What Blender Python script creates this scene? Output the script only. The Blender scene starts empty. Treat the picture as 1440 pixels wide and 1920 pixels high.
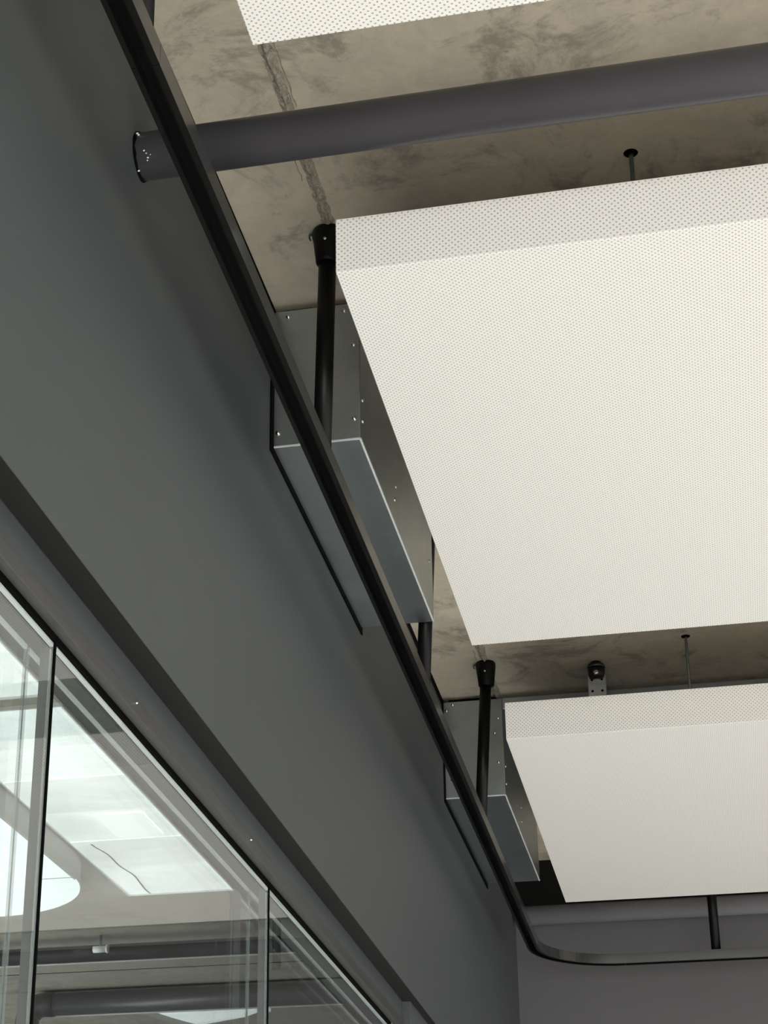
import bpy, bmesh, math, random
from mathutils import Matrix, Vector, noise
random.seed(4)
PI = math.pi
C = bpy.context.scene.collection
EYE = 1.6            # eye height above the floor; heights below are given from the eye and lifted by this
def Z(z): return z + EYE

# ---------------------------------------------------------------- camera
cd = bpy.data.cameras.new('camera'); cam = bpy.data.objects.new('camera', cd); C.objects.link(cam)
right = Vector((0.97462187, 0.22377602, 0.00604239)).normalized()
up = Vector((0.08807739, -0.40814304, 0.90865925)); up = (up - right * up.dot(right)).normalized()
back = right.cross(up)
M = Matrix((right, up, back)).transposed().to_4x4(); M.translation = (0, 0, EYE)
cam.matrix_world = M
cd.sensor_fit = 'AUTO'; cd.sensor_width = 36; cd.lens = 3551.5 * 36 / 1920
cd.shift_x = 174.9 / 1920; cd.shift_y = 140.7 / 1920
cd.clip_start = 0.05; cd.clip_end = 200
bpy.context.scene.camera = cam

# ---------------------------------------------------------------- sky and light
w = bpy.data.worlds.new('sky'); bpy.context.scene.world = w; w.use_nodes = True
w.node_tree.nodes['Background'].inputs[0].default_value = (0.93, 0.97, 1.0, 1)
w.node_tree.nodes['Background'].inputs[1].default_value = 0.45
def area(name, loc, rot, sx, sy, power, col):
    l = bpy.data.lights.new(name, 'AREA'); l.shape = 'RECTANGLE'; l.size = sx; l.size_y = sy; l.energy = power; l.color = col
    o = bpy.data.objects.new(name, l); C.objects.link(o); o.location = loc; o.rotation_euler = rot
    return o
# daylight through the long window side of the room (right); front and neighbour area lamps are added fills
sl = bpy.data.lights.new('sun', 'SUN'); sl.energy = 18.5; sl.angle = math.radians(3); sl.color = (1.0, 0.985, 0.955)
so = bpy.data.objects.new('sun', sl); C.objects.link(so)
so.rotation_euler = Vector((1, -0.25, 0.50)).to_track_quat('Z', 'Y').to_euler()      # shines in through the open window side and lands on the floor
area('front_fill', (1.2, -4.6, 1.5), (PI / 2, 0, 0), 6, 2.4, 360, (1.0, 0.99, 0.97))  # added lamp behind the viewer, lifts the panel fronts; no window there
area('neighbour_fill', (-6.4, 5.0, 1.2), (0, -PI / 2, 0), 2.0, 7, 280, (0.95, 1.0, 0.98))  # added lamp that brightens the neighbour ceiling, standing for an unseen window
vs = bpy.context.scene.view_settings
vs.view_transform = 'Standard'; vs.look = 'None'; vs.gamma = 1; vs.use_curve_mapping = False
vs.exposure = 0.12

# ---------------------------------------------------------------- materials
def mat(name, col, rough=0.5, metal=0.0, spec=0.5):
    m = bpy.data.materials.new(name); m.use_nodes = True
    b = m.node_tree.nodes['Principled BSDF']
    b.inputs['Base Color'].default_value = (*col, 1); b.inputs['Roughness'].default_value = rough
    b.inputs['Metallic'].default_value = metal; b.inputs['Specular IOR Level'].default_value = spec
    return m
class NT:
    def __init__(s, m): s.t = m.node_tree; s.b = s.t.nodes['Principled BSDF']
    def n(s, kind, **kw):
        x = s.t.nodes.new(kind)
        for k, v in kw.items(): setattr(x, k, v)
        return x
    def l(s, a, b): s.t.links.new(a, b)
    def math(s, op, a, b=None, c=None):
        x = s.n('ShaderNodeMath', operation=op)
        for i, v in enumerate((a, b, c)):
            if v is None: continue
            if isinstance(v, (int, float)): x.inputs[i].default_value = v
            else: s.l(v, x.inputs[i])
        return x.outputs[0]
    def noise(s, scale, detail=4, rough=0.55, vec=None, dist=0.0):
        x = s.n('ShaderNodeTexNoise'); x.inputs['Scale'].default_value = scale
        x.inputs['Detail'].default_value = detail; x.inputs['Roughness'].default_value = rough
        x.inputs['Distortion'].default_value = dist
        if vec is not None: s.l(vec, x.inputs['Vector'])
        return x.outputs['Fac']
    def ramp(s, fac, stops):
        x = s.n('ShaderNodeValToRGB'); e = x.color_ramp.elements
        while len(e) < len(stops): e.new(0.5)
        for i, (p, c) in enumerate(stops):
            e[i].position = p; e[i].color = (*c, 1) if len(c) == 3 else c
        s.l(fac, x.inputs[0]); return x.outputs[0]
    def mix(s, fac, a, b, mode='MIX'):
        x = s.n('ShaderNodeMix', data_type='RGBA', blend_type=mode)
        if isinstance(fac, (int, float)): x.inputs[0].default_value = fac
        else: s.l(fac, x.inputs[0])
        for i, v in ((6, a), (7, b)):
            if isinstance(v, tuple): x.inputs[i].default_value = (*v, 1)
            else: s.l(v, x.inputs[i])
        return x.outputs[2]
    def bump(s, h, strength, dist=0.01):
        x = s.n('ShaderNodeBump'); x.inputs['Strength'].default_value = strength; x.inputs['Distance'].default_value = dist
        s.l(h, x.inputs['Height']); s.l(x.outputs[0], s.b.inputs['Normal'])

def concrete(name, tint=(1, 1, 1), seed=0.0):
    m = mat(name, (0.35, 0.32, 0.27), 0.85, 0, 0.25); k = NT(m)
    tc = k.n('ShaderNodeTexCoord'); mp = k.n('ShaderNodeMapping'); k.l(tc.outputs['Object'], mp.inputs[0])
    mp.inputs['Location'].default_value = (seed, seed * 1.7, 0)
    v = mp.outputs[0]
    big = k.noise(1.3, 5, 0.6, v, 0.4)
    mid = k.noise(7.5, 9, 0.72, v, 0.6)
    fine = k.noise(28, 6, 0.7, v, 0.5)
    c = k.ramp(big, [(0.3, (0.30 * tint[0], 0.275 * tint[1], 0.225 * tint[2])), (0.7, (0.43 * tint[0], 0.395 * tint[1], 0.33 * tint[2]))])
    c = k.mix(k.ramp(mid, [(0.42, (0, 0, 0)), (0.62, (1, 1, 1))]), c, k.mix(0.5, c, (0.50, 0.47, 0.40)))
    # trowel and formwork blotches
    blot = k.noise(3.6, 10, 0.74, v, 0.7)
    c = k.mix(k.math('MULTIPLY', k.ramp(blot, [(0.52, (0, 0, 0)), (0.62, (1, 1, 1))]), 0.7), c, (0.20, 0.185, 0.155))
    st = k.noise(5.3, 10, 0.75, v, 1.0)
    c = k.mix(k.math('MULTIPLY', k.ramp(st, [(0.60, (0, 0, 0)), (0.66, (1, 1, 1))]), 0.4), c, (0.56, 0.53, 0.46))
    c = k.mix(0.35, c, k.ramp(fine, [(0.3, (0.24, 0.22, 0.18)), (0.75, (0.46, 0.43, 0.37))]))
    # pinholes
    vo = k.n('ShaderNodeTexVoronoi', feature='F1'); vo.inputs['Scale'].default_value = 7; k.l(v, vo.inputs['Vector'])
    pin = k.ramp(vo.outputs['Distance'], [(0.02, (1, 1, 1)), (0.05, (0, 0, 0))])
    c = k.mix(k.math('MULTIPLY', pin, 0.45), c, (0.13, 0.11, 0.09))
    k.l(c, k.b.inputs['Base Color'])
    k.bump(k.math('ADD', mid, k.math('MULTIPLY', fine, 0.4)), 0.35, 0.006)
    return m

def painted(name, col, rough, var=0.12, scale=2.0, bump=0.05, spec=0.5):
    m = mat(name, col, rough, 0, spec); k = NT(m)
    tc = k.n('ShaderNodeTexCoord'); f = k.noise(scale, 5, 0.6, tc.outputs['Object'])
    lo = tuple(c * (1 - var) for c in col); hi = tuple(c * (1 + var) for c in col)
    k.l(k.ramp(f, [(0.3, lo), (0.7, hi)]), k.b.inputs['Base Color'])
    k.bump(k.noise(160, 3, 0.6, tc.outputs['Object']), bump, 0.001)
    return m

def perforated(name, pitch=0.0128, row=0.0064, r=0.00185):
    m = mat(name, (0.84, 0.83, 0.79), 0.55, 0, 0.4); k = NT(m)
    tc = k.n('ShaderNodeTexCoord'); s = k.n('ShaderNodeSeparateXYZ'); k.l(tc.outputs['Object'], s.inputs[0])
    g = k.n('ShaderNodeSeparateXYZ'); k.l(tc.outputs['Normal'], g.inputs[0])
    nz = k.math('GREATER_THAN', k.math('ABSOLUTE', g.outputs[2]), 0.6)
    nx = k.math('GREATER_THAN', k.math('ABSOLUTE', g.outputs[0]), 0.6)
    X, Y, ZZ = s.outputs
    inv = k.math('SUBTRACT', 1.0, nx)
    u = k.math('ADD', k.math('MULTIPLY', X, inv), k.math('MULTIPLY', Y, nx))
    v = k.math('ADD', k.math('MULTIPLY', Y, nz), k.math('MULTIPLY', ZZ, k.math('SUBTRACT', 1.0, nz)))
    def lat(off):
        a = k.math('MULTIPLY', k.math('SUBTRACT', k.math('FRACT', k.math('ADD', k.math('DIVIDE', u, pitch), off + 40)), 0.5), pitch)
        b = k.math('MULTIPLY', k.math('SUBTRACT', k.math('FRACT', k.math('ADD', k.math('DIVIDE', v, 2 * row), off + 40)), 0.5), 2 * row)
        return k.math('SQRT', k.math('ADD', k.math('MULTIPLY', a, a), k.math('MULTIPLY', b, b)))
    d = k.math('MINIMUM', lat(0.0), lat(0.5))
    mr = k.n('ShaderNodeMapRange'); k.l(d, mr.inputs[0])
    mr.inputs[1].default_value = r * 0.85; mr.inputs[2].default_value = r * 1.15; mr.inputs[3].default_value = 1; mr.inputs[4].default_value = 0
    hole = mr.outputs[0]
    k.l(k.mix(hole, (0.775, 0.764, 0.732), (0.36, 0.355, 0.345)), k.b.inputs['Base Color'])
    k.bump(k.math('SUBTRACT', 1.0, hole), 0.4, 0.001)
    return m

def galvanised(name):
    m = mat(name, (0.5, 0.53, 0.54), 0.34, 1.0); k = NT(m)
    tc = k.n('ShaderNodeTexCoord'); v = tc.outputs['Object']
    vo = k.n('ShaderNodeTexVoronoi', feature='F1'); vo.inputs['Scale'].default_value = 70; k.l(v, vo.inputs['Vector'])
    f = k.noise(5, 5, 0.6, v, 1.0)
    c = k.ramp(f, [(0.3, (0.46, 0.51, 0.53)), (0.7, (0.54, 0.60, 0.62))])
    c = k.mix(0.05, c, k.ramp(vo.outputs['Distance'], [(0.1, (0.3, 0.3, 0.3)), (0.7, (0.7, 0.7, 0.7))]), 'OVERLAY')
    k.l(c, k.b.inputs['Base Color'])
    mr = k.n('ShaderNodeMapRange'); k.l(k.noise(9, 4, 0.6, v, 0.6), mr.inputs[0]); mr.inputs[3].default_value = 0.28; mr.inputs[4].default_value = 0.42
    k.l(mr.outputs[0], k.b.inputs['Roughness'])
    return m

def diffuser(name, lo, hi, strength, seed=0.0, scale=2.2):
    # a backlit frosted sheet: it gives off light, unevenly, and is slightly blotched
    m = mat(name, (0.75, 0.8, 0.79), 0.5); k = NT(m)
    tc = k.n('ShaderNodeTexCoord'); mp = k.n('ShaderNodeMapping'); k.l(tc.outputs['Object'], mp.inputs[0])
    mp.inputs['Location'].default_value = (seed, 0, 0); mp.inputs['Scale'].default_value = (1.2, 2.4, 1)
    f = k.noise(scale, 6, 0.6, mp.outputs[0], 1.5)
    k.l(k.ramp(f, [(0.33, lo), (0.66, hi)]), k.b.inputs['Emission Color'])
    k.b.inputs['Emission Strength'].default_value = strength
    return m

def glass(name):
    m = bpy.data.materials.new(name); m.use_nodes = True; t = m.node_tree; t.nodes.clear()
    out = t.nodes.new('ShaderNodeOutputMaterial'); mx = t.nodes.new('ShaderNodeMixShader')
    tr = t.nodes.new('ShaderNodeBsdfTransparent'); gl = t.nodes.new('ShaderNodeBsdfGlossy'); fr = t.nodes.new('ShaderNodeFresnel')
    tr.inputs[0].default_value = (0.978, 0.992, 0.988, 1); gl.inputs['Roughness'].default_value = 0.0; fr.inputs[0].default_value = 1.45
    ge = t.nodes.new('ShaderNodeNewGeometry'); iv = t.nodes.new('ShaderNodeMath'); iv.operation = 'SUBTRACT'; iv.inputs[0].default_value = 1.0
    t.links.new(ge.outputs['Backfacing'], iv.inputs[1])
    mu = t.nodes.new('ShaderNodeMath'); mu.operation = 'MULTIPLY'; t.links.new(fr.outputs[0], mu.inputs[0]); t.links.new(iv.outputs[0], mu.inputs[1])
    m2 = t.nodes.new('ShaderNodeMath'); m2.operation = 'MULTIPLY'; m2.inputs[1].default_value = 1.55; t.links.new(mu.outputs[0], m2.inputs[0])   # no total reflection inside the thin pane
    t.links.new(m2.outputs[0], mx.inputs[0]); t.links.new(tr.outputs[0], mx.inputs[1]); t.links.new(gl.outputs[0], mx.inputs[2])
    t.links.new(mx.outputs[0], out.inputs[0]); return m

M_ceil = concrete('concrete_ceiling', (1.95, 1.89, 1.80))
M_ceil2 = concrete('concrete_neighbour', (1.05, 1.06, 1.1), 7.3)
def grit(name):
    m = mat(name, (0.4, 0.36, 0.3), 0.9, 0, 0.2); k = NT(m); tc = k.n('ShaderNodeTexCoord'); v = tc.outputs['Object']
    a = k.noise(70, 8, 0.75, v, 1.5); b = k.noise(24, 5, 0.6, v, 1.0)
    c = k.ramp(a, [(0.34, (0.13, 0.115, 0.09)), (0.46, (0.36, 0.32, 0.26)), (0.60, (0.56, 0.52, 0.44))])
    c = k.mix(k.ramp(b, [(0.4, (0, 0, 0)), (0.6, (0.7, 0.7, 0.7))]), c, (0.42, 0.38, 0.31))
    k.l(c, k.b.inputs['Base Color']); k.bump(a, 0.9, 0.006); return m
M_seam = grit('mortar_seam')
M_wall = painted('dark_grey_wall_paint', (0.054, 0.062, 0.065), 0.62, 0.06, 1.5)
M_wallb = painted('back_wall_paint', (0.105, 0.104, 0.110), 0.65, 0.05, 1.5)
M_floor = painted('grey_floor', (0.46, 0.452, 0.435), 0.6, 0.06, 1.0)
M_plain = painted('pale_wall_paint', (0.5, 0.49, 0.46), 0.8, 0.05)
M_pipe = painted('grey_violet_pipe_paint', (0.090, 0.086, 0.095), 0.36, 0.08, 3)
M_pipe2 = painted('pipe_paint_lifted_highlight', (0.27, 0.265, 0.285), 0.36, 0.06, 3)  # same pipe paint made lighter, to carry the far pipe's gloss highlight
M_black = painted('black_powder_coat', (0.003, 0.003, 0.003), 0.4, 0.1, 4, 0.03, 0.18)
M_rail = painted('black_rail_paint', (0.004, 0.004, 0.004), 0.3, 0.1, 4, 0.0, 0.12)
M_railside = painted('rail_face_painted_sheen', (0.030, 0.032, 0.032), 0.16, 0.05, 4, 0.0, 0.5); M_railside.node_tree.nodes['Principled BSDF'].inputs['IOR'].default_value = 1.95  # same rail paint, lightened and glossed in place of reflected brightness
M_joint = mat('black_joint_filler', (0.002, 0.002, 0.002), 0.9, 0, 0.05)
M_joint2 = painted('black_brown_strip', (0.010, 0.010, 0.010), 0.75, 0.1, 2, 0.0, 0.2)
M_perf = perforated('white_perforated_steel')
M_galv = galvanised('galvanised_steel')
M_screw = mat('bright_screw', (0.85, 0.85, 0.83), 0.15, 1.0)
M_fold = mat('bright_fold_line', (0.72, 0.76, 0.76), 0.5, 0.3)
M_rod = mat('threaded_rod_steel', (0.22, 0.25, 0.25), 0.35, 1.0)
M_frame = painted('anthracite_frame', (0.045, 0.045, 0.045), 0.45, 0.05)
M_frame2 = painted('grey_aluminium_frame', (0.16, 0.17, 0.17), 0.35, 0.05)
M_glass = glass('clear_glass')
M_edge = mat('polished_glass_edge', (0.5, 0.56, 0.55), 0.2, 0, 0.6); M_edge.node_tree.nodes['Principled BSDF'].inputs['Alpha'].default_value = 0.3
M_edge2 = mat('glass_top_edge_highlight', (0.78, 0.84, 0.83), 0.25, 0, 0.6); M_edge2.node_tree.nodes['Principled BSDF'].inputs['Alpha'].default_value = 0.75  # top edges made paler and denser to paint in their lit highlight
M_bulk = painted('warm_grey_bulkhead', (0.52, 0.50, 0.46), 0.7, 0.04)
M_bulkdark = painted('dark_grey_bulkhead', (0.10, 0.105, 0.10), 0.5, 0.05)
M_raftside = painted('grey_raft_side', (0.36, 0.35, 0.33), 0.6, 0.04)
M_dpipe = painted('dark_pipe_paint', (0.016, 0.018, 0.020), 0.35, 0.08, 3)
M_white = mat('white_plastic', (0.8, 0.8, 0.78), 0.4)
M_chip = mat('plaster_chip', (0.85, 0.85, 0.82), 0.5)
M_rubber = mat('black_rubber', (0.008, 0.008, 0.008), 0.3)

# ---------------------------------------------------------------- helpers
def add_box(bm, a, b, bevel=0.0, seg=1):
    r = bmesh.ops.create_cube(bm, size=1.0)
    vs_ = r['verts']; a = Vector(a); b = Vector(b); c = (a + b) / 2; d = b - a
    for v in vs_: v.co = Vector((c.x + v.co.x * d.x, c.y + v.co.y * d.y, c.z + v.co.z * d.z))
    if bevel:
        es = list({e for v in vs_ for e in v.link_edges})
        bmesh.ops.bevel(bm, geom=es, offset=bevel, segments=seg, affect='EDGES', profile=0.5)
def add_rings(bm, pts, rads, n=24, cap=True):
    # a lathe-like tube through pts with a radius at each
    rings = []
    pts = [Vector(p) for p in pts]
    for i, (p, r) in enumerate(zip(pts, rads)):
        t = (pts[min(i + 1, len(pts) - 1)] - pts[max(i - 1, 0)]).normalized()
        ref = Vector((0, 0, 1)) if abs(t.z) < 0.9 else Vector((0, 1, 0))
        u = t.cross(ref).normalized(); v = t.cross(u).normalized()
        rings.append([bm.verts.new(p + u * (r * math.cos(2 * PI * k / n)) + v * (r * math.sin(2 * PI * k / n))) for k in range(n)])
    for a, b in zip(rings, rings[1:]):
        for k in range(n):
            f = bm.faces.new((a[k], a[(k + 1) % n], b[(k + 1) % n], b[k])); f.smooth = True
    if cap:
        bm.faces.new(rings[0][::-1]); bm.faces.new(rings[-1])
def add_tube(bm, a, b, r, n=24): add_rings(bm, [a, b], [r, r], n)
def add_prism(bm, prof, frames, closed=True):
    # sweep a closed 2-D profile (list of (s, t)) through frames (origin, s-axis, t-axis)
    rings = [[bm.verts.new(o + sa * s + ta * t) for s, t in prof] for o, sa, ta in frames]
    n = len(prof)
    for a, b in zip(rings, rings[1:]):
        for k in range(n): bm.faces.new((a[k], a[(k + 1) % n], b[(k + 1) % n], b[k]))
    bm.faces.new(rings[0][::-1]); bm.faces.new(rings[-1])
def obj(name, bm, m, parent=None, kind=None, label=None):
    bmesh.ops.recalc_face_normals(bm, faces=bm.faces)
    me = bpy.data.meshes.new(name)
    if parent is not None:
        bmesh.ops.translate(bm, verts=bm.verts, vec=-world_loc(parent))
    bm.to_mesh(me); bm.free(); me.materials.append(m)
    o = bpy.data.objects.new(name, me); C.objects.link(o)
    if parent is not None: o.parent = parent
    if kind: o['kind'] = kind
    if label: o['label'] = label
    return o
def world_loc(o):
    v = Vector(o.location)
    while o.parent is not None: o = o.parent; v += Vector(o.location)
    return v
def tag(o, label, cat, group=None):
    o['label'] = label; o['category'] = cat
    if group: o['group'] = group
    return o
def thing(name, label, cat, loc, group=None):
    o = bpy.data.objects.new(name, None); C.objects.link(o); o.location = loc; o.empty_display_size = 0.1
    return tag(o, label, cat, group)
def sroot(name, label, loc):
    o = bpy.data.objects.new(name, None); C.objects.link(o); o.location = loc; o['kind'] = 'structure'; o['label'] = label
    return o
def BM(): return bmesh.new()
def box_obj(name, a, b, m, parent=None, kind=None, label=None, bevel=0.0, seg=1):
    bm = BM(); add_box(bm, a, b, bevel, seg); return obj(name, bm, m, parent, kind, label)

# ---------------------------------------------------------------- the setting
XW = -0.984; YB = 9.16; HC = 2.70
S = 'structure'
box_obj('floor', (-6.5, -5, -0.1), (7.5, YB + 0.2, 0.0), M_floor, None, S, 'pale grey floor of the room')
ceil = box_obj('ceiling', (XW - 0.12, -5, Z(HC)), (7.5, YB + 0.2, Z(HC) + 0.25), M_ceil, None, S, 'raw beige concrete soffit with trowel marks')
box_obj('wall_back', (XW - 0.12, YB, 0), (7.5, YB + 0.2, Z(HC)), M_wallb, None, S, 'dark grey end wall behind the far panel')
box_obj('wall_front', (-6.5, -5.2, 0), (7.5, -5.0, Z(HC)), M_plain, None, S, 'pale wall behind the viewer')
WB = 1.354           # underside of the projecting upper wall
wl = box_obj('wall_left', (XW - 0.116, -4.9, Z(WB)), (XW, YB, Z(2.660)), M_wall, None, S, 'dark grey upper wall above the glazing')
box_obj('trim_1', (XW - 0.11, -4.9, Z(2.660)), (XW - 0.001, YB, Z(HC)), M_joint, None, S, 'black shadow joint where the upper wall meets the concrete ceiling')
box_obj('trim_5', (XW - 0.05, -4.9, Z(WB) - 0.002), (XW - 0.002, YB, Z(WB)), M_joint2, None, S, 'black underside of the projecting upper wall')
box_obj('shade_strip', (XW, YB - 0.006, Z(2.43)), (7.5, YB, Z(HC)), M_joint2, None, S, 'shade at the top of the end wall, painted as a black strip')  # dark colour stands in for the shade behind far panel and pipe
# recessed header, head frame, and the solid wall beyond the glazing
XH = -1.036
box_obj('trim_2', (XH - 0.06, -4.9, Z(1.290)), (XH, 6.09, Z(WB)), M_wall, None, S, 'recessed dark grey header band over the glazing')
pil = box_obj('wall_lower', (XH - 0.06, 6.098, 0), (-1.009, YB, Z(WB)), M_wall, None, S, 'dark grey lower wall beyond the glazing', bevel=0.002)

# rough mortar seam along the ceiling
bm = BM(); ny, nx = 900, 12; y0, y1 = 1.6, 8.9; rows = []
for i in range(ny + 1):
    y = y0 + (y1 - y0) * i / ny; row = []
    hw = 0.0165 + 0.004 * noise.noise(Vector((0, y * 9, 0))) + 0.003 * noise.noise(Vector((3, y * 40, 0)))
    cx = -0.772 + 0.004 * noise.noise(Vector((7, y * 6, 0)))
    for j in range(nx + 1):
        s = j / nx * 2 - 1
        x = cx + s * hw
        e = 1 - abs(s) ** 3
        n_ = noise.fractal(Vector((x * 70, y * 45, 2)), 1.0, 2.0, 5)
        h = max(0.0006, 0.0045 + 0.008 * n_ + 0.004 * math.cos(s * 5.2)) * e
        row.append(bm.verts.new((x, y, Z(HC) - h + 0.001 * (1 - e))))
    rows.append(row)
for a, b in zip(rows, rows[1:]):
    for j in range(nx): bm.faces.new((a[j], a[j + 1], b[j + 1], b[j]))
obj('mortar_seam', bm, M_seam, ceil, 'stuff', 'rough raised mortar line between two formwork boards')
bm = BM()
for (xx, ya, yb_) in ((-0.797, 3.30, 3.52), (-0.752, 2.95, 3.26), (-0.80, 6.4, 6.5)):
    nseg = 26; prev = None
    for i in range(nseg + 1):
        y = ya + (yb_ - ya) * i / nseg; x = xx + 0.004 * noise.noise(Vector((xx * 9, y * 35, 0)))
        w_ = 0.0012 + 0.0010 * noise.noise(Vector((5, y * 60, xx)))
        cur = [bm.verts.new((x - w_, y, Z(HC) + .0003)), bm.verts.new((x, y, Z(HC) - 0.0035)), bm.verts.new((x + w_, y, Z(HC) + .0003))]
        if prev:
            for j in (0, 1): bm.faces.new((prev[j], prev[j + 1], cur[j + 1], cur[j]))
        prev = cur
obj('mortar_ridge', bm, M_seam, ceil, 'stuff')

# ---------------------------------------------------------------- glazing in the left wall
XG = -1.062
win = sroot('window_1', 'frameless double glazing under the dark header', (XG, 2.8, 0))
bm = BM(); add_box(bm, (XH - 0.055, -4.9, Z(1.262)), (XH + 0.003, 6.085, Z(1.292)), 0.0015)
obj('head_frame', bm, M_frame, win)
box_obj('glazing_bead', (XG - 0.002, -4.9, Z(1.2525)), (XG + 0.009, 6.06, Z(1.262)), M_joint, win, label='black rubber glazing bead')
joints = [-4.9, -1.85, -0.30, 1.245, 2.79, 4.337, 6.02]
for i in range(len(joints) - 1):
    a, b = joints[i], joints[i + 1]
    for dx, nm in ((0.0, 'outer_pane'), (-0.046, 'inner_pane')):
        g = box_obj('glass_pane', (XG + dx - 0.003, a + 0.004, 0.06), (XG + dx + 0.003, b - 0.004, Z(1.25)), M_glass, win)
        for (p, q) in (((XG + dx - 0.003, a + 0.0045, 0.06), (XG + dx + 0.003, a + 0.006, Z(1.249))), ((XG + dx - 0.003, b - 0.006, 0.06), (XG + dx + 0.003, b - 0.0045, Z(1.249)))):
            box_obj('polished_edge', p, q, M_edge, g)
        box_obj('polished_edge', (XG + dx - 0.003, a + 0.005, Z(1.2425)), (XG + dx + 0.003, b - 0.005, Z(1.2495)), M_edge2, g)
    if i:
        box_obj('joint_seal', (XG - 0.002, a - 0.003, 0.06), (XG + 0.006, a + 0.003, Z(1.256)), M_joint, win)
        box_obj('spacer_post', (XG - 0.020, a - 0.003, 0.06), (XG - 0.004, a + 0.0025, Z(1.252)), M_frame2, win)
box_obj('end_frame', (XG - 0.05, 5.98, 0.0), (XG + 0.012, 6.09, Z(1.262)), M_frame2, win, bevel=0.002)
box_obj('sill_frame', (XG - 0.05, -4.9, 0.0), (XG + 0.012, 5.98, 0.06), M_frame, win)

# ---------------------------------------------------------------- room beyond the glass
H2 = 1.9
c2 = box_obj('ceiling', (-6.6, -5, Z(H2)), (-1.101, YB, Z(H2) + 0.2), M_ceil2, None, S, 'concrete ceiling of the room beyond the glass')
box_obj('trim_3', (-6.0, 7.712, Z(H2) - 0.0015), (-1.3, 7.719, Z(H2)), M_joint, None, S, 'thin dark joint in the ceiling beyond the glass')
box_obj('wall_back', (-6.6, YB, 0), (-1.101, YB + 0.2, Z(H2)), M_bulkdark, None, S, 'dark end wall beyond the glass')
bk = sroot('trim_4', 'boxed bulkhead running along the glazing beyond the glass', (-1.16, 3, Z(1.35)))
for a, b, m in ((-4.8, YB - 0.01, M_bulkdark),):
    box_obj('bulkhead_section', (-1.229, a, Z(1.348)), (-1.104, b, Z(H2)), m, bk, bevel=0.001)

# ---------------------------------------------------------------- perforated ceiling panels
ZB, ZT = 2.222, 2.355
def panel(label, ya, yb, rods, x0=-0.657, x1=1.62):
    t = thing('ceiling_panel', label, 'ceiling panel', (x0, ya, Z(ZB)), 'perforated ceiling panels')
    bm = BM(); add_box(bm, (x0, ya, Z(ZB)), (x1, yb, Z(ZT)), 0.0018, 2)
    obj('perforated_tray', bm, M_perf, t)
    for (x, y) in rods:
        bm = BM(); n = 60; L = HC - ZT; p = []; r = []
        for i in range(n + 1): p.append((x, y, Z(ZT) + L * i / n)); r.append(0.0056 if i % 2 else 0.0050)
        add_rings(bm, p, r, 10); rod = obj('hanger_rod', bm, M_rod, t)
        bm = BM(); add_rings(bm, [(x, y, Z(HC)), (x, y, Z(HC) - 0.003), (x, y, Z(HC) - 0.003)], [0.0165, 0.0135, 0.006], 20)
        obj('anchor_hole', bm, M_joint, rod)
        bm = BM(); add_rings(bm, [(x, y, Z(ZT)), (x, y, Z(ZT) + 0.007)], [0.009, 0.009], 6); obj('hex_nut', bm, M_rod, rod)
    return t
panel('white perforated ceiling panel nearest the viewer, cut by the top edge', 0.45, 2.507, [(-0.046, 0.8), (-0.046, 2.2)])
panel('large white perforated panel in the middle, hung beside the nearer galvanised duct', 3.216, 5.237, [(-0.046, 3.583), (-0.046, 5.06)])
panel('smooth-looking white panel farthest from the viewer, hung before the dark end wall', 6.073, 8.20, [(-0.034, 6.439), (-0.034, 7.84)])

FS = [(3.166, 1.283), (4.05, 1.283)]
# ---------------------------------------------------------------- galvanised ducts
def screw(parent, p, ax, r=0.0062):
    p = Vector(p); ax = Vector(ax)
    bm = BM(); add_rings(bm, [p - ax * 0.0005, p + ax * 0.002, p + ax * 0.0042, p + ax * 0.0048], [r, r * 0.98, r * 0.6, r * 0.2], 12)
    obj('screw', bm, M_screw, parent)
def duct(label, ya, yb, yp, fscrews, sscrews, xr, zb=2.281):
    t = thing('air_duct', label, 'air duct', (XW, ya, Z(zb)), 'galvanised duct boxes on the wall')
    zt = 2.680
    bm = BM(); add_box(bm, (XW + 0.001, ya, Z(zb)), (xr, yb, Z(zt)), 0.003, 3)
    for f in bm.faces: f.smooth = len(f.verts) == 4 and f.calc_area() < 0.02
    body = obj('duct_body', bm, M_galv, t)
    if yp:
        bm = BM(); add_box(bm, (xr + 0.0005, ya + 0.0, Z(2.635)), (1.35, yp, Z(zt)), 0.002, 2)
        obj('branch_duct', bm, M_galv, t)
    # folded flange line round the lower front edge
    bm = BM(); add_box(bm, (XW + 0.004, ya - 0.0012, Z(zb) - 0.0004), (xr - 0.001, ya + 0.001, Z(zb) + 0.0042))
    add_box(bm, (xr - 0.0035, ya + 0.002, Z(zb) - 0.0008), (xr + 0.0012, yb - 0.002, Z(zb) + 0.0045))
    obj('folded_edge', bm, M_fold, t, label='bright folded edge')
    # black sealing strip against the wall
    bm = BM()
    add_box(bm, (XW, ya - 0.030, Z(zb) - 0.020), (XW + 0.004, yb + 0.012, Z(zb) - 0.0005))
    add_box(bm, (XW, ya - 0.030, Z(zb) - 0.0005), (XW + 0.004, ya - 0.0005, Z(zt)))
    add_box(bm, (XW, yb + 0.0005, Z(zb) - 0.0005), (XW + 0.004, yb + 0.012, Z(zt)))
    obj('wall_gasket', bm, M_joint, t)
    bm = BM(); add_box(bm, (XW + 0.02, ya + 0.03, Z(zt)), (xr - 0.02, yb - 0.03, Z(HC))); obj('mounting_block', bm, M_joint, t)
    for x, z in fscrews: screw(t, (x, ya - 0.0005, Z(z)), (0, -1, 0))
    for y, z in sscrews: screw(t, (xr, y, Z(z)), (1, 0, 0), 0.0055)
    return t
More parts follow.
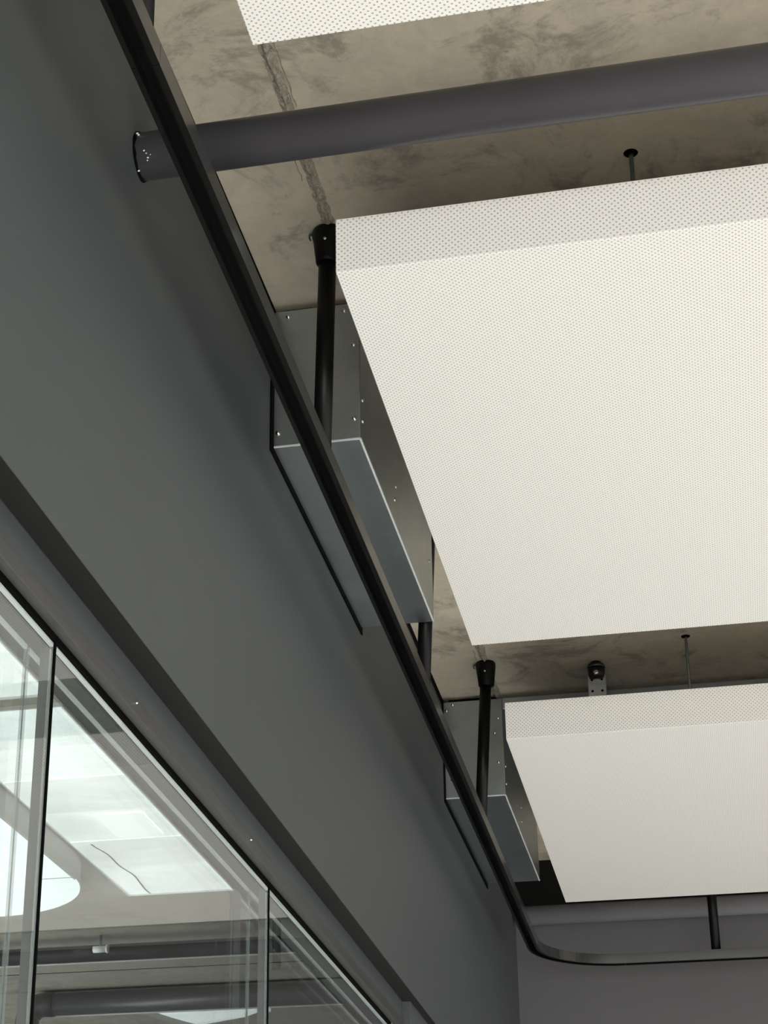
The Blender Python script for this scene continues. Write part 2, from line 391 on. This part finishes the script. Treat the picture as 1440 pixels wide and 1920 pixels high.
duct('galvanised duct box on the wall beside the large middle panel', 4.02, 5.168, None,
     [(-0.946, 2.661), (-0.776, 2.555), (-0.776, 2.374 - 0.033), (-0.970, 2.322), (-0.80, 2.66)],
     [(4.045, 2.405), (4.045, 2.345), (4.52, 2.405), (4.50, 2.355), (5.10, 2.6), (5.10, 2.45)], -0.760)
duct('galvanised duct box on the wall beside the farthest panel', 6.86, 8.055, 7.612,
     [(-0.945, 2.668), (-0.970, 2.645), (-0.785, 2.54), (-0.775, 2.42), (-0.955, 2.36), (-0.77, 2.60)],
     [(6.885, 2.41), (6.885, 2.34), (7.40, 2.41), (7.40, 2.35), (7.95, 2.5)], -0.752, 2.285)

for p in FS: screw(win, (XH + 0.003, p[0], Z(p[1])), (1, 0, 0), 0.0028)
# ---------------------------------------------------------------- pipes in this room
def pipe(label, y, z, r, x0, x1, m, cat='pipe'):
    t = thing('ceiling_pipe', label, cat, (x0, y, Z(z)))
    bm = BM(); add_tube(bm, (x0, y, Z(z)), (x1, y, Z(z)), r, 40); obj('pipe_run', bm, m, t)
    return t
p1 = pipe('thick grey-violet pipe crossing under the ceiling above the large panel', 2.895, 2.329, 0.0475, XW - 0.001, 7.4, M_pipe)
bm = BM()
N = 48
ring = []
for k in range(N):
    a = 2 * PI * k / N; d = 0.0015 + 0.0022 * (0.5 + noise.noise(Vector((math.cos(a) * 3, math.sin(a) * 3, 1))))
    ring.append([bm.verts.new((XW + xx, 2.895 + rr * math.cos(a), Z(2.329) + rr * math.sin(a))) for xx, rr in ((0.0, 0.0478), (0.0, 0.0485 + d * .6), (0.002 + d * .6, 0.0485 + d * .4), (0.0035 + 1.4 * (d - 0.0015), 0.0478))])
for k in range(N):
    a, b = ring[k], ring[(k + 1) % N]
    for j in range(3): bm.faces.new((a[j], a[j + 1], b[j + 1], b[j]))
obj('wall_seal', bm, M_joint, p1, label='ragged black sealant around the pipe end')
bm = BM()
for k, (ang, dx, s) in enumerate(((150, 0.006, 1.6), (158, 0.010, 1.2), (250, 0.004, 1.3), (205, 0.022, 1.0), (212, 0.026, 0.8), (222, 0.028, 1.1), (228, 0.026, 0.8), (216, 0.034, 0.6))):
    a = math.radians(ang); c = Vector((XW + dx, 2.895 + 0.0485 * math.cos(a), Z(2.329) + 0.0485 * math.sin(a)))
    r = bmesh.ops.create_icosphere(bm, subdivisions=1, radius=0.0016 * s)
    for v in r['verts']: v.co = c + Vector((v.co.x * 1.3, v.co.y, v.co.z * (0.8 + 0.5 * random.random())))
obj('plaster_chips', bm, M_chip, p1, 'stuff', 'white plaster specks on the pipe end')
pipe('grey pipe running along the top of the dark end wall', 9.05, 2.395, 0.047, XW + 0.02, 7.4, M_pipe2)

# ---------------------------------------------------------------- suspended rail
RX, RY, RB, RT, HW = -0.797, 8.722, 2.060, 2.104, 0.0245
rail = thing('suspended_rail', 'black C-shaped rail hung on poles along the wall, curving at the end wall', 'rail', (RX, 2.0, Z(RB)))
prof = [(-HW, 0), (-HW + 0.0095, 0), (-HW + 0.0095, 0.003), (-HW + 0.003, 0.003), (-HW + 0.003, RT - RB - 0.003), (HW - 0.003, RT - RB - 0.003),
        (HW - 0.003, 0.003), (HW - 0.012, 0.003), (HW - 0.012, 0), (HW, 0), (HW, RT - RB), (-HW, RT - RB)]
def outer_idx(o):
    n = len(prof); return {i for i in range(len(o.data.vertices)) if i % n in (9, 10)}
def section(path, name='rail_section'):
    fr = []
    for i, p in enumerate(path):
        p = Vector(p); t = (Vector(path[min(i + 1, len(path) - 1)]) - Vector(path[max(i - 1, 0)])).normalized()
        s = t.cross(Vector((0, 0, 1))).normalized()
        fr.append((p, s, Vector((0, 0, 1))))
    bm = BM(); add_prism(bm, prof, fr)
    o = obj(name, bm, M_rail, rail); o.data.materials.append(M_railside)
    for f in o.data.polygons:                # the room-facing side takes the lighter copy that stands in for reflections
        if len(f.vertices) == 4 and abs(f.normal.z) < 0.3 and f.area > 0.5 * (RT - RB) * 0.01 and all(v in outer_idx(o) for v in f.vertices): f.material_index = 1
    return o
zr = Z(RB); R = 0.38
def rx(y): return -0.7915 - 0.0053 * (y - 2.2)
ycut = [-4.5, -0.6, 2.335, 4.62, RY - R]
for a, b in zip(ycut, ycut[1:]): section([(rx(a), a + 0.0006, zr), (rx(b), b - 0.0006, zr)])
RX2 = rx(RY - R)
arc = [(RX2 + R - R * math.cos(a), RY - R + R * math.sin(a), zr) for a in [PI / 2 * i / 24 for i in range(25)]]
section(arc, 'rail_bend')
section([(RX2 + R + 0.001, RY, zr), (2.2, RY, zr)]); section([(2.201, RY, zr), (5.5, RY, zr)])
def pole(x, y, dirx=0.0):
    bm = BM(); add_tube(bm, (rx(y) + 0.0040 if x < -0.7 else x, y, Z(RT)), (x, y, Z(HC) - 0.05), 0.0213, 28); p = obj('hanger_pole', bm, M_black, rail)
    bm = BM(); add_rings(bm, [(x, y, Z(HC)), (x, y, Z(HC) - 0.006), (x, y, Z(HC) - 0.018), (x, y, Z(HC) - 0.09), (x, y, Z(HC) - 0.094), (x, y, Z(HC) - 0.094)],
                         [0.034, 0.0375, 0.037, 0.029, 0.0275, 0.0222], 28)
    obj('collar', bm, M_black, p)
    bm = BM(); c = Vector((x, y - 0.0335, Z(HC) - 0.045)); add_rings(bm, [c, c + Vector((0, -0.003, 0)), c + Vector((0, -0.0045, 0))], [0.0045, 0.0042, 0.002], 12)
    obj('set_screw', bm, M_screw, p)
    bm = BM(); c = Vector((x - 0.0345, y, Z(HC) - 0.012)); add_rings(bm, [c, c + Vector((-0.010, 0, 0)), c + Vector((-0.012, 0, 0))], [0.009, 0.009, 0.006], 12)
    obj('side_bolt', bm, M_rod, p)
for (x, y, d) in ((-0.790, -0.6, 0), (-0.790, 0.9, 0), (-0.792, 2.29, 0), (-0.781, 3.73, 0.006), (-0.773, 5.213, 0.004), (-0.772, 6.54, 0.028), (-0.032, RY, 0), (1.4, RY, 0), (2.9, RY, 0)):
    pole(x, y, d)

# ---------------------------------------------------------------- strap bracket near the far duct
BX, BY = -0.370, 6.62
br = thing('strap_bracket', 'galvanised strap bracket with black rubber mount hanging above the farthest panel', 'bracket', (BX, BY, Z(HC)))
bm = BM(); add_rings(bm, [(BX, BY, Z(HC)), (BX, BY, Z(HC) - 0.008), (BX, BY, Z(HC) - 0.010), (BX, BY, Z(HC) - 0.020)], [0.020, 0.019, 0.029, 0.034], 24); obj('ceiling_cap', bm, M_rubber, br)
bm = BM(); add_rings(bm, [(BX, BY, Z(HC) - 0.020), (BX, BY, Z(HC) - 0.024)], [0.0335, 0.0335], 24); obj('washer', bm, M_rod, br)
bm = BM(); add_rings(bm, [(BX, BY, Z(HC) - 0.024), (BX, BY, Z(HC) - 0.05), (BX, BY, Z(HC) - 0.066), (BX, BY, Z(HC) - 0.070)], [0.032, 0.031, 0.026, 0.012], 24); obj('rubber_mount', bm, M_rubber, br)
bm = BM(); c = Vector((BX, BY - 0.030, Z(HC) - 0.052)); add_rings(bm, [c, c + Vector((0, -0.006, 0)), c + Vector((0, -0.008, 0))], [0.011, 0.010, 0.005], 6); obj('hex_bolt', bm, M_screw, br)
bm = BM()
add_box(bm, (BX - 0.033, BY - 0.003, Z(2.50)), (BX + 0.033, BY, Z(HC) - 0.052), 0.0008)
add_box(bm, (BX + 0.030, BY - 0.003, Z(2.50)), (BX + 0.033, BY + 0.03, Z(HC) - 0.045), 0.0006)
add_box(bm, (BX - 0.033, BY - 0.003, Z(2.50)), (BX + 0.033, 6.8580, Z(2.503)), 0.0006)
st = obj('perforated_strap', bm, M_galv, br)
bm = BM()
for z in (2.63, 2.585, 2.54):
    for dx in (-0.018, 0.018):
        c = Vector((BX + dx, BY - 0.003, Z(z))); add_rings(bm, [c, c + Vector((0, -0.0006, 0))], [0.005, 0.005], 12)
obj('strap_hole', bm, M_joint, st, 'stuff')

# ---------------------------------------------------------------- fittings beyond the glass
LX0, LX1 = -2.130, -1.733
D = [diffuser('frosted_light_%d' % i, (0.54, 0.60, 0.59), (0.76, 0.82, 0.80), s, i * 3.7) for i, s in enumerate((1.08, 0.92, 1.2, 1.0))]
D.append(diffuser('bright_light', (0.66, 0.80, 0.84), (0.86, 0.95, 0.95), 0.92, 2, 1.4))
D.append(mat('soft_light', (0.8, 0.8, 0.8), 0.5)); D[-1].node_tree.nodes['Principled BSDF'].inputs['Emission Color'].default_value = (0.80, 0.90, 0.88, 1); D[-1].node_tree.nodes['Principled BSDF'].inputs['Emission Strength'].default_value = 1.0
def luminous(label, ys, mats, extra=None):
    t = thing('ceiling_light', label, 'ceiling light', (LX0, ys[0], Z(H2)))
    bm = BM()
    add_box(bm, (LX0 - 0.006, ys[0] - 0.006, Z(H2) - 0.012), (LX0, ys[-1] + 0.006, Z(H2))); add_box(bm, (LX1, ys[0] - 0.006, Z(H2) - 0.012), (LX1 + 0.006, ys[-1] + 0.006, Z(H2)))
    add_box(bm, (LX0, ys[0] - 0.006, Z(H2) - 0.012), (LX1, ys[0], Z(H2))); add_box(bm, (LX0, ys[-1], Z(H2) - 0.012), (LX1, ys[-1] + 0.006, Z(H2)))
    obj('light_frame', bm, M_white, t)
    for i, (a, b) in enumerate(zip(ys, ys[1:])):
        box_obj('diffuser_tile', (LX0 + 0.001, a + 0.002, Z(H2) - 0.010 + 0.003 * (i % 2)), (LX1 - 0.001, b - 0.002, Z(H2) - 0.001), mats[i % len(mats)], t)
    if extra: extra(t)
    return t
def square(t):
    box_obj('bright_square', (-1.95, 5.60, Z(H2) - 0.013), (-1.79, 5.84, Z(H2) - 0.010), D[5], t, label='brighter square patch')
    bm = BM(); prev = None
    for i in range(30):
        y = 5.9 + i * 0.022; x = -2.05 + 0.02 * noise.noise(Vector((1, y * 5, 0))) + (y - 5.9) * 0.02
        cur = [bm.verts.new((x - .003, y, Z(H2) - 0.0112)), bm.verts.new((x + .003, y, Z(H2) - 0.0112))]
        if prev: bm.faces.new((prev[0], prev[1], cur[1], cur[0]))
        prev = cur
    bmesh.ops.solidify(bm, geom=bm.faces[:], thickness=0.0008)
    obj('cable_shadow_line', bm, M_raftside, t, label='thin wavy line on the diffuser')
luminous('long luminous ceiling strip of six frosted tiles beyond the glass', [4.645, 4.955, 5.235, 5.56, 5.875, 6.195, 6.552], [D[0], D[2], D[1], D[0], D[3], D[2]], square)
luminous('nearer luminous ceiling strip beyond the glass, cut by the left edge', [2.5, 2.9, 3.25, 3.6, 3.95, 4.25, 4.555], [D[1], D[3], D[2], D[0], D[3], D[1]])
# round-ended luminous raft
rz0, rz1 = 1.794, 1.899; rx1 = -2.141; rx0 = -3.05; ry0 = 3.0; ry1 = 6.40; rr_ = 0.44
outl = [(rx0, ry0), (rx1, ry0)] + [(rx1 - rr_ + rr_ * math.cos(a), ry1 - rr_ + rr_ * math.sin(a)) for a in [PI / 2 * i / 16 for i in range(17)]] \
    + [(rx0 + rr_ + rr_ * math.cos(a), ry1 - rr_ + rr_ * math.sin(a)) for a in [PI / 2 + PI / 2 * i / 16 for i in range(17)]]
raft = thing('light_raft', 'thick round-ended luminous raft beyond the glass, at the left edge', 'ceiling light', (rx0, ry0, Z(rz0)))
bm = BM(); fs = [(Vector((0, 0, Z(rz0 + 0.004))), Vector((1, 0, 0)), Vector((0, 1, 0))), (Vector((0, 0, Z(rz1))), Vector((1, 0, 0)), Vector((0, 1, 0)))]
add_prism(bm, outl, fs); obj('raft_body', bm, M_raftside, raft)
bm = BM(); fs = [(Vector((0, 0, Z(rz0))), Vector((1, 0, 0)), Vector((0, 1, 0))), (Vector((0, 0, Z(rz0 + 0.0035))), Vector((1, 0, 0)), Vector((0, 1, 0)))]
add_prism(bm, [(x, y) for x, y in outl], fs); obj('luminous_sheet', bm, D[4], raft)
bm = BM()
for i in range(120):
    y = 5.0 + i * 0.0082
    add_box(bm, (rx1 - 0.004, y, Z(rz0) - 0.002), (rx1 + 0.0015, y + 0.0042, Z(rz0) + 0.003))
obj('stitched_edge', bm, M_raftside, raft, 'stuff', 'serrated stitched edge')
box_obj('sheet_seam', (-2.27, 5.955, Z(rz0) - 0.001), (rx1 - 0.004, 5.960, Z(rz0)), M_raftside, raft)

# pipes and trims beyond the glass
def npipe(label, y, z, r, x0, x1, strip_y):
    t = thing('ceiling_pipe', label, 'pipe', (x0, y, Z(z)))
    bm = BM(); add_tube(bm, (x0, y, Z(z)), (x1, y, Z(z)), r, 32); obj('pipe_run', bm, M_dpipe, t)
    box_obj('white_strip', (x0 + 0.02, strip_y, Z(z) - r * 0.9), (x1, strip_y + 0.006, Z(z) - r * 0.9 + 0.012), M_white, t, label='thin white strip along the pipe')
    return t
npipe('slim dark pipe beyond the glass, just past the luminous strip', 7.16, 1.835, 0.033, -6.4, -1.12, 7.196)
q = npipe('thick dark pipe with a downward elbow beyond the glass, low in the picture', 8.03, 1.835, 0.050, -2.99, -1.12, 8.083)
bm = BM(); ex, ey, ez = -3.0, 8.03, Z(1.835); rb = 0.075
pts = [(ex + 0.06, ey, ez), (ex + 0.01, ey, ez)] + [(ex + 0.01 - rb * math.sin(a), ey, ez - rb + rb * math.cos(a)) for a in [PI / 2 * i / 10 for i in range(1, 11)]] + [(ex + 0.01 - rb, ey, ez - rb - 0.04), (ex + 0.01 - rb, ey, ez - rb - 0.04), (ex + 0.01 - rb, ey, 0)]
add_rings(bm, pts, [0.054] * 13 + [0.050, 0.050], 28); obj('elbow', bm, M_dpipe, q)
sp = thing('sprinkler_head', 'small white sprinkler head on the slim pipe beyond the glass', 'sprinkler', (-2.42, 7.12, Z(1.84)))
bm = BM(); add_tube(bm, (-2.455, 7.118, Z(1.84)), (-2.40, 7.118, Z(1.84)), 0.014, 16); obj('sprinkler_body', bm, M_white, sp)
bm = BM(); add_rings(bm, [(-2.40, 7.118, Z(1.84)), (-2.392, 7.118, Z(1.84))], [0.017, 0.017], 16); obj('deflector', bm, M_white, sp)
bm = BM(); add_tube(bm, (-2.43, 7.13, Z(1.84)), (-2.43, 7.13, Z(H2)), 0.006, 10); obj('drop_nipple', bm, M_rod, sp)
# bright patch at the bottom
bm = BM()
po = [(-2.62, 8.42), (-2.50, 8.78), (-2.26, 8.68), (-1.95, 8.42)]
po = [(-2.62, 8.38)] + [(-2.62 + 0.14 * (i / 8) , 8.38 + 0.42 * (i / 8) ** 0.7) for i in range(1, 9)] + [(-2.22, 8.66), (-1.95, 8.38)]
add_prism(bm, po, [(Vector((0, 0, Z(H2) - 0.02)), Vector((1, 0, 0)), Vector((0, 1, 0))), (Vector((0, 0, Z(H2))), Vector((1, 0, 0)), Vector((0, 1, 0)))])
tag(obj('ceiling_light', bm, D[0]), 'pale curved light patch beyond the glass under the thick pipe', 'ceiling light')
tg = box_obj('ceiling_sensor', (-2.075, 8.50, Z(H2) - 0.035), (-2.055, 8.52, Z(H2)), M_white, bevel=0.002); tag(tg, 'tiny white sensor on the ceiling beyond the glass, right of the second joint', 'sensor')
